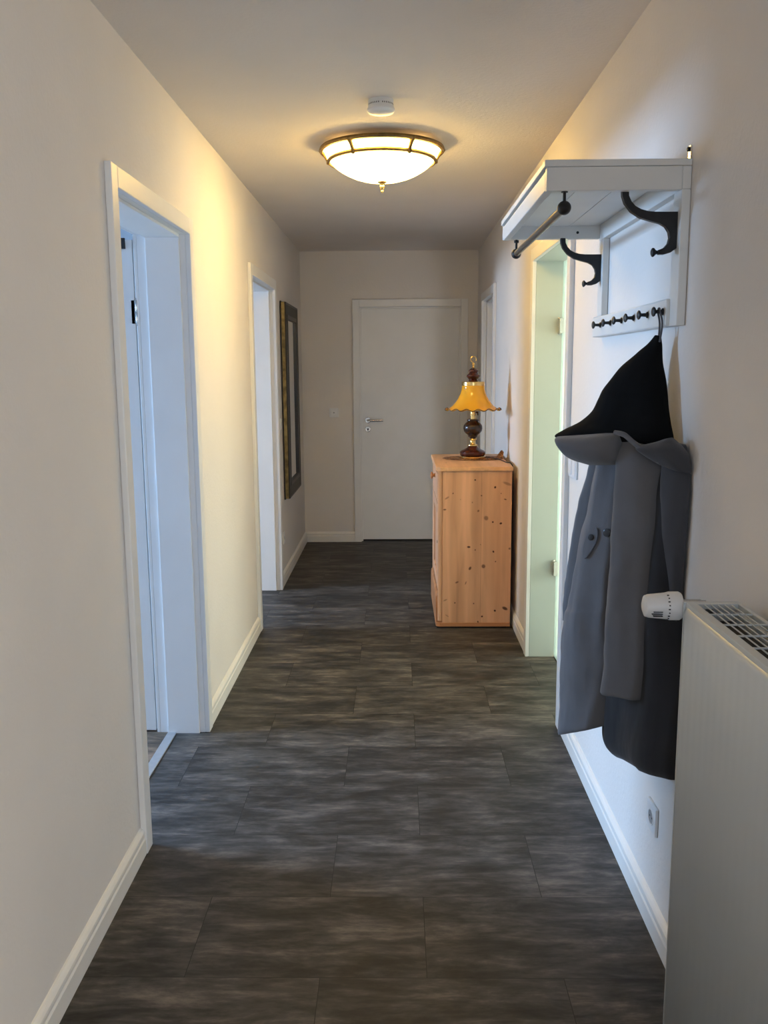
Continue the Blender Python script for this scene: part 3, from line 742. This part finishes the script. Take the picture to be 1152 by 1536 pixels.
# front frame with rounded corner posts
bm = bm_()
for y in (CY0+.012, CY1-.012): obj('corner_post', tube(bm_(), [(CX0-.013, y, .045), (CX0-.013, y, CZ)], .0135, 18), M['pine_trim'], t, smooth='auto')
box(bm, CX0-.022, CX0, CY0+.028, CY0+.075, .05, CZ); box(bm, CX0-.022, CX0, CY1-.075, CY1-.028, .05, CZ); box(bm, CX0-.022, CX0, CY0+.075, CY1-.075, .73, .755); box(bm, CX0-.022, CX0, CY0+.075, CY1-.075, .91, CZ)
obj('front_frame', bm, M['pine_trim'], t, bevel=.003)
def cab_knob(par, y, z):
    bm = bm_(); prof = [(.014, 0), (.012, .005), (.009, .010), (.013, .014), (.0215, .019), (.0225, .024), (.017, .029), (.004, .031)]
    solid_lathe(bm, [(r, -h) for r, h in prof], (CX0-.026, y, z), 20, 'x'); return obj('knob', bm, M['pine_base'], par, smooth='auto')
dr = obj('drawer', box(bm_(), CX0-.026, CX0, CY0+.08, CY1-.08, .76, .905), M['pine_trim'], t, bevel=.004)
cab_knob(dr, (CY0+CY1)/2, .865)
a, b = CY0+.08, CY1-.08
bm = bm_(); box(bm, CX0-.024, CX0, a, a+.06, .215, .725); box(bm, CX0-.024, CX0, b-.06, b, .215, .725); box(bm, CX0-.024, CX0, a+.06, b-.06, .215, .28); box(bm, CX0-.024, CX0, a+.06, b-.06, .665, .725); box(bm, CX0-.014, CX0, a+.06, b-.06, .28, .665)
dd = obj('door', bm, M['pine_trim'], t, bevel=.003)
bm = bm_(); tube(bm, [(CX0-.0235, a+.03, .50), (CX0-.0265, a+.03, .50)], [.009, .007], 14); obj('keyhole_plate', bm, M['oldbrass'], dd)
# plinth: taller moulded board in front, low strip at the side
bm = bm_()
prism(bm, [(0, .012), (-.032, .012), (-.036, .022), (-.037, .17), (-.034, .19), (-.027, .20), (0, .20)], lambda a, b, d: (CX0+a, d, b), CY0+.016, CY1-.012)
obj('plinth', bm, M['pine_base'], t, bevel=.003)
bm = bm_()
out = [(CX1, CY0-.006), (CX0-.014, CY0-.006), (CX0-.030, CY0+.002), (CX0-.037, CY0+.016), (CX0-.037, CY1-.02), (CX0-.014, CY1+.006), (CX1, CY1+.006)]
prism(bm, out, lambda a, b, d: (a, b, d), .010, .034); obj('base_strip', bm, M['pine_base'], t, bevel=.003)
obj('feet', box(bm_(), CX0-.03, CX1-.02, CY0+.02, CY1-.02, 0, .012), M['dark'], t)
bm = bm_()
out = [(CX1+.004, CY0-.008), (CX0-.012, CY0-.008), (CX0-.038, CY0+.020), (CX0-.038, CY1-.020), (CX0-.012, CY1+.008), (CX1+.004, CY1+.008)]
prism(bm, out, lambda a, b, d: (a, b, d), CZ, CZ+.025); obj('tabletop', bm, M['pine_top'], t, bevel=.004)
ZTOP = CZ+.025

# ------------------------------------------------------------------ mat and lamp on the cabinet
LX, LY = .470, 5.48
bm = bm_()
rows = []
for i in range(15):
    f = i/14; ring = []
    for k in range(64):
        a = 2*PI*k/64; sc = 1+(.025*math.cos(a*16) if i > 11 else 0)
        p = Vector((.480+.190*f*sc*math.cos(a), 5.515+.130*f*sc*math.sin(a), ZTOP+.0035+.0012*math.sin(f*40)))
        # the right edge stands up where it meets the wall
        lift = max(0, (f*math.cos(a)-.72)/.28)*max(0, 1-abs(math.sin(a)-.15)*1.7)
        p.z += .052*lift**1.3; p.x -= .010*lift
        ring.append(bm.verts.new(p))
    rows.append(ring)
for a, b in zip(rows, rows[1:]):
    for k in range(64):
        j = (k+1) % 64; bm.faces.new((a[k], a[j], b[j], b[k]))
bmesh.ops.remove_doubles(bm, verts=bm.verts[:], dist=1e-6)
bmesh.ops.recalc_face_normals(bm, faces=bm.faces[:])
o = obj('woven_mat', bm, M['mat'], smooth=True); so = o.modifiers.new('thick', 'SOLIDIFY'); so.thickness = .003; so.offset = 0
tag(o, 'brown woven oval mat under the table lamp on the pine cabinet', 'mat')

Z0 = ZTOP+.0062
t = thing('table_lamp', (LX, LY, Z0), 'table lamp with amber bell shade and turned dark wood stem, unlit on the cabinet', 'lamp')
def part(name, prof, mat, seg=48):
    bm = bm_(); solid_lathe(bm, [(r, z) for r, z in prof], (LX, LY, Z0), seg); return obj(name, bm, mat, t, smooth='auto')
part('brass_foot', [(.080, 0), (.082, .003), (.082, .012), (.078, .016), (.07, .018)], M['brass'])
part('base', [(.070, .018), (.076, .020), (.080, .028), (.079, .040), (.070, .048), (.052, .056), (.038, .064), (.030, .072), (.028, .076)], M['mahogany'])
part('brass_collar', [(.028, .076), (.032, .079), (.031, .084), (.022, .088), (.0175, .094), (.0165, .110), (.019, .114), (.024, .117), (.022, .121)], M['brass'])
part('stem', [(.018, .121), (.020, .128), (.028, .134), (.030, .142), (.034, .147), (.046, .156), (.056, .170), (.0595, .186), (.057, .203), (.048, .216), (.037, .225), (.034, .230), (.037, .234), (.036, .240), (.028, .243)], M['darkwood'])
part('brass_tube', [(.0155, .243), (.0155, .262), (.018, .264), (.018, .270), (.0155, .272), (.0155, .33), (.012, .335), (.012, .455)], M['brass'])
# bell shade with a scalloped rim
SP = [(.068, .448), (.0685, .440), (.069, .425), (.074, .405), (.082, .385), (.094, .362), (.108, .342), (.126, .322), (.146, .307), (.162, .300), (.171, .299)]
def scal(r, z, a):
    f = max(0, (r-.12)/.05); f = min(1, f)
    return r*(1+.016*f*math.cos(a*15)), z-.0065*f*f*math.cos(a*15)-(0 if r < .165 else -.004)
bm = bm_(); bm, rings = lathe(bm, SP, (LX, LY, Z0), 96, 'z', scal); bmesh.ops.recalc_face_normals(bm, faces=bm.faces[:])
sh = obj('lamp_shade', bm, M['amber'], t, smooth=True); so = sh.modifiers.new('thick', 'SOLIDIFY'); so.thickness = .003; so.offset = 0
pts = []
for k in range(96):
    a = 2*PI*k/96; r, z = scal(.1715, .299, a); pts.append((LX+r*math.cos(a), LY+r*math.sin(a), Z0+z+.001))
obj('shade_rim', tube(bm_(), pts, .0026, 8, True), M['shaderim'], sh, smooth=True)
part('shade_ring', [(.069, .446), (.0705, .448), (.0705, .468), (.068, .471), (.03, .473)], M['brass'])
part('finial', [(.026, .472), (.030, .478), (.024, .484), (.034, .492), (.0415, .502), (.040, .511), (.030, .519), (.026, .526), (.030, .532), (.029, .540), (.018, .549), (.010, .554)], M['mahogany'])
bm = bm_(); solid_lathe(bm, [(.008, .553), (.010, .556), (.006, .560), (.0045, .566), (.008, .571), (.0105, .577), (.008, .583), (.004, .588)], (LX, LY, Z0), 20)
tube(bm, [(LX+.0175*math.cos(a)-.0, LY, Z0+.606+.0175*math.sin(a)) for a in [math.radians(-100-k*14) for k in range(22)]], .0028, 10)
obj('hook_ring', bm, M['brass'], t, smooth='auto')
bm = bm_(); tube(bm, [(LX+.018, LY-.005, Z0+.285), (LX+.030, LY-.008, Z0+.283)], .006, 12); tube(bm, [(LX+.029, LY-.008, Z0+.288), (LX+.029, LY-.008, Z0+.265)], .004, 10); obj('switch', bm, M['darkwood'], t, smooth='auto')
cp = spline([(LX+.07, LY-.01, Z0+.006), (LX+.12, LY-.05, Z0+.005), (.628, 5.37, ZTOP+.0075), (.652, 5.25, ZTOP+.004), (.672, 5.17, ZTOP+.003), (.680, 5.15, .90), (.680, 5.16, .60), (.678, 5.2, .3), (.676, 5.24, .05)], 8)
obj('cord', tube(bm_(), cp, .003, 8), M['dark'], t, smooth=True)

# ------------------------------------------------------------------ ceiling lamp
CLX, CLY = -.0605, 4.10
t = thing('ceiling_lamp', (CLX, CLY, 2.5), 'lit flush ceiling lamp, frosted bowl in an antique brass cage with finial', 'lamp')
bm = bm_(); solid_lathe(bm, [(.12, 2.472), (.13, 2.478), (.13, 2.4995), (.12, 2.5)], (CLX, CLY, 0), 40); obj('ceiling_plate', bm, M['oldbrass'], t, smooth='auto')
bm = bm_(); solid_lathe(bm, [(.12, 2.4735), (.262, 2.4705), (.262, 2.4695), (.12, 2.472)], (CLX, CLY, 0), 60); obj('light_block_disc', bm, M['paint'], t, smooth='auto')  # added opaque disc, stops the bowl's light escaping upwards
# glass: flared band then bowl
BP = [(.258, 2.463), (.249, 2.455), (.240, 2.445), (.233, 2.434), (.229, 2.424), (.222, 2.414), (.208, 2.401), (.188, 2.387), (.16, 2.371), (.128, 2.357), (.092, 2.346), (.05, 2.339), (.012, 2.3365)]
bm = bm_(); bm, rings = lathe(bm, [(.256, 2.464), (.2505, 2.455), (.246, 2.446), (.242, 2.436), (.238, 2.427), (.233, 2.421)], (CLX, CLY, 0), 72); bmesh.ops.recalc_face_normals(bm, faces=bm.faces[:])
o = obj('glass_band', bm, M['band'], t, smooth=True); so = o.modifiers.new('thick', 'SOLIDIFY'); so.thickness = .003; so.offset = -1
BP = BP[4:]
bm = bm_(); bm, rings = lathe(bm, BP, (CLX, CLY, 0), 72); bm.faces.new(rings[-1]); bmesh.ops.recalc_face_normals(bm, faces=bm.faces[:])
o = obj('glass_bowl', bm, M['bowl'], t, smooth=True); so = o.modifiers.new('thick', 'SOLIDIFY'); so.thickness = .004; so.offset = -1
def ring_profile(r, z, w, h):
    bm = bm_(); prof = [(r-w, z), (r-w*.4, z-h), (r+w*.6, z-h*.8), (r+w, z), (r+w*.6, z+h), (r-w*.5, z+h)]
    bm, rg = lathe(bm, prof+[prof[0]], (CLX, CLY, 0), 72); bmesh.ops.remove_doubles(bm, verts=bm.verts[:], dist=1e-6); bmesh.ops.recalc_face_normals(bm, faces=bm.faces[:])
    return bm
obj('outer_ring', ring_profile(.2665, 2.4665, .011, .0095), M['oldbrass'], t, smooth='auto')
obj('inner_ring', ring_profile(.2345, 2.422, .0085, .0075), M['oldbrass'], t, smooth='auto')
for k in range(6):
    a = -PI/2+math.radians(30+60*k)
    ps = [(.269, 2.470), (.262, 2.462), (.252, 2.450), (.244, 2.438), (.238, 2.428), (.236, 2.416), (.233, 2.411)]
    bm = bm_(); tube(bm, [(CLX+r*math.cos(a), CLY+r*math.sin(a), z) for r, z in ps], [.011, .0115, .009, .0085, .009, .0105, .005], 10)
    solid_lathe(bm, [(.004, -.008), (.010, -.005), (.012, 0), (.010, .005), (.004, .008)], (CLX+.268*math.cos(a), CLY+.268*math.sin(a), 2.468), 12)
    obj('cage_strut', bm, M['oldbrass'], t, smooth='auto')
bm = bm_(); solid_lathe(bm, [(.020, 2.338), (.022, 2.3355), (.016, 2.331), (.009, 2.328), (.0075, 2.324), (.010, 2.319), (.011, 2.312), (.008, 2.304), (.0045, 2.300), (.006, 2.296), (.004, 2.291), (.001, 2.288)], (CLX, CLY, 0), 24)
obj('finial', bm, M['brass'], t, smooth='auto')

# ------------------------------------------------------------------ smoke detector
SX, SY = -.054, 3.468
t = thing('smoke_detector', (SX, SY, 2.5), 'small round white smoke detector on the ceiling in front of the lamp', 'smoke detector')
bm = bm_(); solid_lathe(bm, [(.046, 2.4998), (.047, 2.497), (.0475, 2.486), (.0465, 2.4855), (.0465, 2.4785), (.0475, 2.478), (.049, 2.470), (.0515, 2.468), (.0515, 2.462), (.050, 2.460), (.044, 2.4545), (.03, 2.451), (.01, 2.449)], (SX, SY, 0), 56)
obj('housing', bm, M['plastic'], t, smooth='auto')
bm = bm_()
for k in range(40):
    a = 2*PI*k/40
    if k % 10 == 0: continue
    c = Vector((SX+.0468*math.cos(a), SY+.0468*math.sin(a), 2.482)); tn = Vector((-math.sin(a), math.cos(a), 0)); rn = Vector((math.cos(a), math.sin(a), 0))
    vs = [bm.verts.new(c+tn*(.0014*i)+rn*(.0006)+Vector((0, 0, .0026*j))) for i, j in ((-1, -1), (1, -1), (1, 1), (-1, 1))]; bm.faces.new(vs)
obj('vent_slots', bm, M['dark'], t)

# ------------------------------------------------------------------ mirror
MY0, MY1, MZ0, MZ1 = 6.31, 7.05, .592, 1.985
XM0, XM1 = XL+.004, XL+.042
t = thing('wall_mirror', (XL, (MY0+MY1)/2, MZ0), 'tall mirror in a worn gold and black frame on the left wall', 'mirror')
def rect_frame(bm, x0, x1, y0, y1, z0, z1, w):
    box(bm, x0, x1, y0, y0+w, z0, z1); box(bm, x0, x1, y1-w, y1, z0, z1); box(bm, x0, x1, y0+w, y1-w, z0, z0+w); box(bm, x0, x1, y0+w, y1-w, z1-w, z1)
bm = bm_(); rect_frame(bm, XM0, XM1-.006, MY0, MY1, MZ0, MZ1, .02); obj('gold_edge', bm, M['gold'], t, bevel=.002)
bm = bm_(); rect_frame(bm, XM0, XM0+.008, MY0-.006, MY1+.006, MZ0-.006, MZ1+.006, .02); obj('backing_frame', bm, M['blackgold'], t)
bm = bm_(); rect_frame(bm, XM1-.012, XM1, MY0+.004, MY1-.004, MZ0+.004, MZ1-.004, .10); fr = obj('face_frame', bm, M['frame_front'], t, bevel=.004)
bm = bm_(); rect_frame(bm, XM1-.014, XM1+.004, MY0+.085, MY1-.085, MZ0+.085, MZ1-.085, .03); obj('inner_lip', bm, M['blackgold'], t, bevel=.003)
bm = bm_(); rect_frame(bm, XM1-.010, XM1+.003, MY0+.0, MY1-.0, MZ0+.0, MZ1-.0, .014); obj('outer_lip', bm, M['blackgold'], t, bevel=.003)
obj('mirror_glass', box(bm_(), XM1-.016, XM1-.010, MY0+.09, MY1-.09, MZ0+.09, MZ1-.09), M['mirror'], t)

# ------------------------------------------------------------------ switches and sockets
def plate_on_x(name, x, s, y, z, label, cat, inner='rocker', size=.081):
    t = thing(name, (x, y, z), label, cat); h = size/2
    x0, x1 = sorted((x, x+s*.009)); obj('cover_plate', box(bm_(), x0, x1, y-h, y+h, z-h, z+h), M['plastic'], t, bevel=.003)
    if inner == 'rocker':
        x0, x1 = sorted((x+s*.006, x+s*.0125)); obj('rocker', box(bm_(), x0, x1, y-h*.76, y+h*.76, z-h*.76, z+h*.76), M['plastic'], t, bevel=.002)
    else:
        bm = bm_(); solid_lathe(bm, [(.0225, s*.0085), (.0225, s*.0105), (.0195, s*.0105), (.0195, s*.0086), (.001, s*.0086)], (x, y, z), 32, 'x'); so_ = obj('socket_well', bm, M['plastic'], t, smooth='auto')
        bm = bm_(); solid_lathe(bm, [(.0188, s*.0088), (.0188, s*.0092), (.001, s*.0092)], (x, y, z), 28, 'x'); dk = obj('socket_face', bm, M['grey'], so_)
        for dy in (-.0095, .0095):
            bm = bm_(); tube(bm, [(x+s*.0085, y+dy, z), (x+s*.0096, y+dy, z)], .0028, 10); obj('pin_hole', bm, M['dark'], so_)
    return t
M['grey'] = plain('grey_plastic', (.30, .30, .30, 1), .45)
plate_on_x('wall_socket', XR, -1, 2.247, .310, 'white power socket low on the right wall between coat and radiator', 'socket', 'socket')
plate_on_x('wall_socket', XL, 1, 6.20, .325, 'white power socket low on the left wall past the second doorway', 'socket', 'socket')
plate_on_x('light_switch', XL, 1, 6.15, 1.142, 'white light switch on the left wall between doorway and mirror', 'light switch')
t = thing('light_switch', (XR, 3.455, 1.13), 'white double light switch on the right wall beside the coat', 'light switch')
obj('cover_plate', box(bm_(), XR-.009, XR, 3.38, 3.53, 1.09, 1.171), M['plastic'], t, bevel=.003)
for y in (3.4175, 3.4925): obj('rocker', box(bm_(), XR-.0125, XR-.006, y-.029, y+.029, 1.10, 1.161), M['plastic'], t, bevel=.002)
t = thing('dial_thermostat', (-.546, YF, 1.142), 'small square white thermostat plate on the far wall left of the door', 'switch')  # square thermostat plate with a small dial
obj('cover_plate', box(bm_(), -.587, -.505, YF-.010, YF, 1.101, 1.183), M['plastic'], t, bevel=.003)
obj('inset', box(bm_(), -.572, -.520, YF-.013, YF-.006, 1.116, 1.168), M['plastic'], t, bevel=.002)
bm = bm_(); tube(bm, [(-.546, YF-.012, 1.142), (-.546, YF-.0145, 1.142)], .006, 16); obj('dial', bm, M['grey'], t)

# ------------------------------------------------------------------ light
def area(name, loc, rot, sx, sy, power, col):
    l = bpy.data.lights.new(name, 'AREA'); l.shape = 'RECTANGLE'; l.size = sx; l.size_y = sy; l.energy = power; l.color = col
    o = bpy.data.objects.new(name, l); C.objects.link(o); o.location = loc; o.rotation_euler = rot; return o
def point(name, loc, power, col, r=.02):
    l = bpy.data.lights.new(name, 'POINT'); l.energy = power; l.color = col; l.shadow_soft_size = r
    o = bpy.data.objects.new(name, l); C.objects.link(o); o.location = loc; return o
DAY = (.62, .80, 1.0); SKYB = (.50, .72, 1.0)
WARM = (1, .59, .19)
area('window_light_left_room', (XL-3.0, 3.42, 1.65), (0, -PI/2+.9, 0), .75, 1.0, 330, (.38, .63, 1.0))
area('window_light_second_room', (XL-3.0, 5.08, 1.60), (0, -PI/2+.85, 0), .9, .8, 200, (.54, .73, 1.0))
area('window_light_right_room', (XR+2.4, 4.1, 1.30), (0, PI/2-.6, 0), 1.1, 1.5, 165, (1.0, .95, .86))
area('fill_light_far_right_room', (XR+.85, 5.70, .95), (PI/2-.35, 0, math.radians(33)), .35, .9, 9, (.85, .92, 1.0))  # added fill aimed at the far door, no window known there
area('window_light_hall', (-.06, YB+.05, 1.35), (PI/2-.12, 0, 0), 1.2, 1.9, 30, (.68, .82, 1.0))
area('fill_light_near_room', (XR+1.15, -3.0, 1.15), (PI/2-.20, 0, math.radians(26)), 1.5, 1.2, 235, (1.0, .97, .90))  # added fill for the near left wall, shines through the added doorway
for k in range(3):
    a = math.radians(90+120*k)
    point('lamp_bulb', (CLX+.165*math.cos(a), CLY+.165*math.sin(a), 2.468), .7, WARM, .018)
w = bpy.data.worlds.new('World'); bpy.context.scene.world = w; w.use_nodes = True
w.node_tree.nodes['Background'].inputs[0].default_value = (.6, .75, 1, 1); w.node_tree.nodes['Background'].inputs[1].default_value = .3

# ------------------------------------------------------------------ camera
cam = bpy.data.cameras.new('Camera'); co = bpy.data.objects.new('Camera', cam); C.objects.link(co)
cam.sensor_fit = 'VERTICAL'; cam.sensor_height = 36; cam.sensor_width = 27; cam.lens = F/1536*36; cam.clip_start = .02
co.matrix_world = Matrix(((RT.x, UP.x, -fw.x, 0), (RT.y, UP.y, -fw.y, 0), (RT.z, UP.z, -fw.z, H), (0, 0, 0, 1)))
sc = bpy.context.scene; sc.camera = co
sc.view_settings.view_transform = 'Standard'; sc.view_settings.look = 'None'; sc.view_settings.exposure = 0; sc.view_settings.gamma = 1.0
sc.cycles.max_bounces = 10; sc.cycles.diffuse_bounces = 6; sc.cycles.sample_clamp_indirect = 6
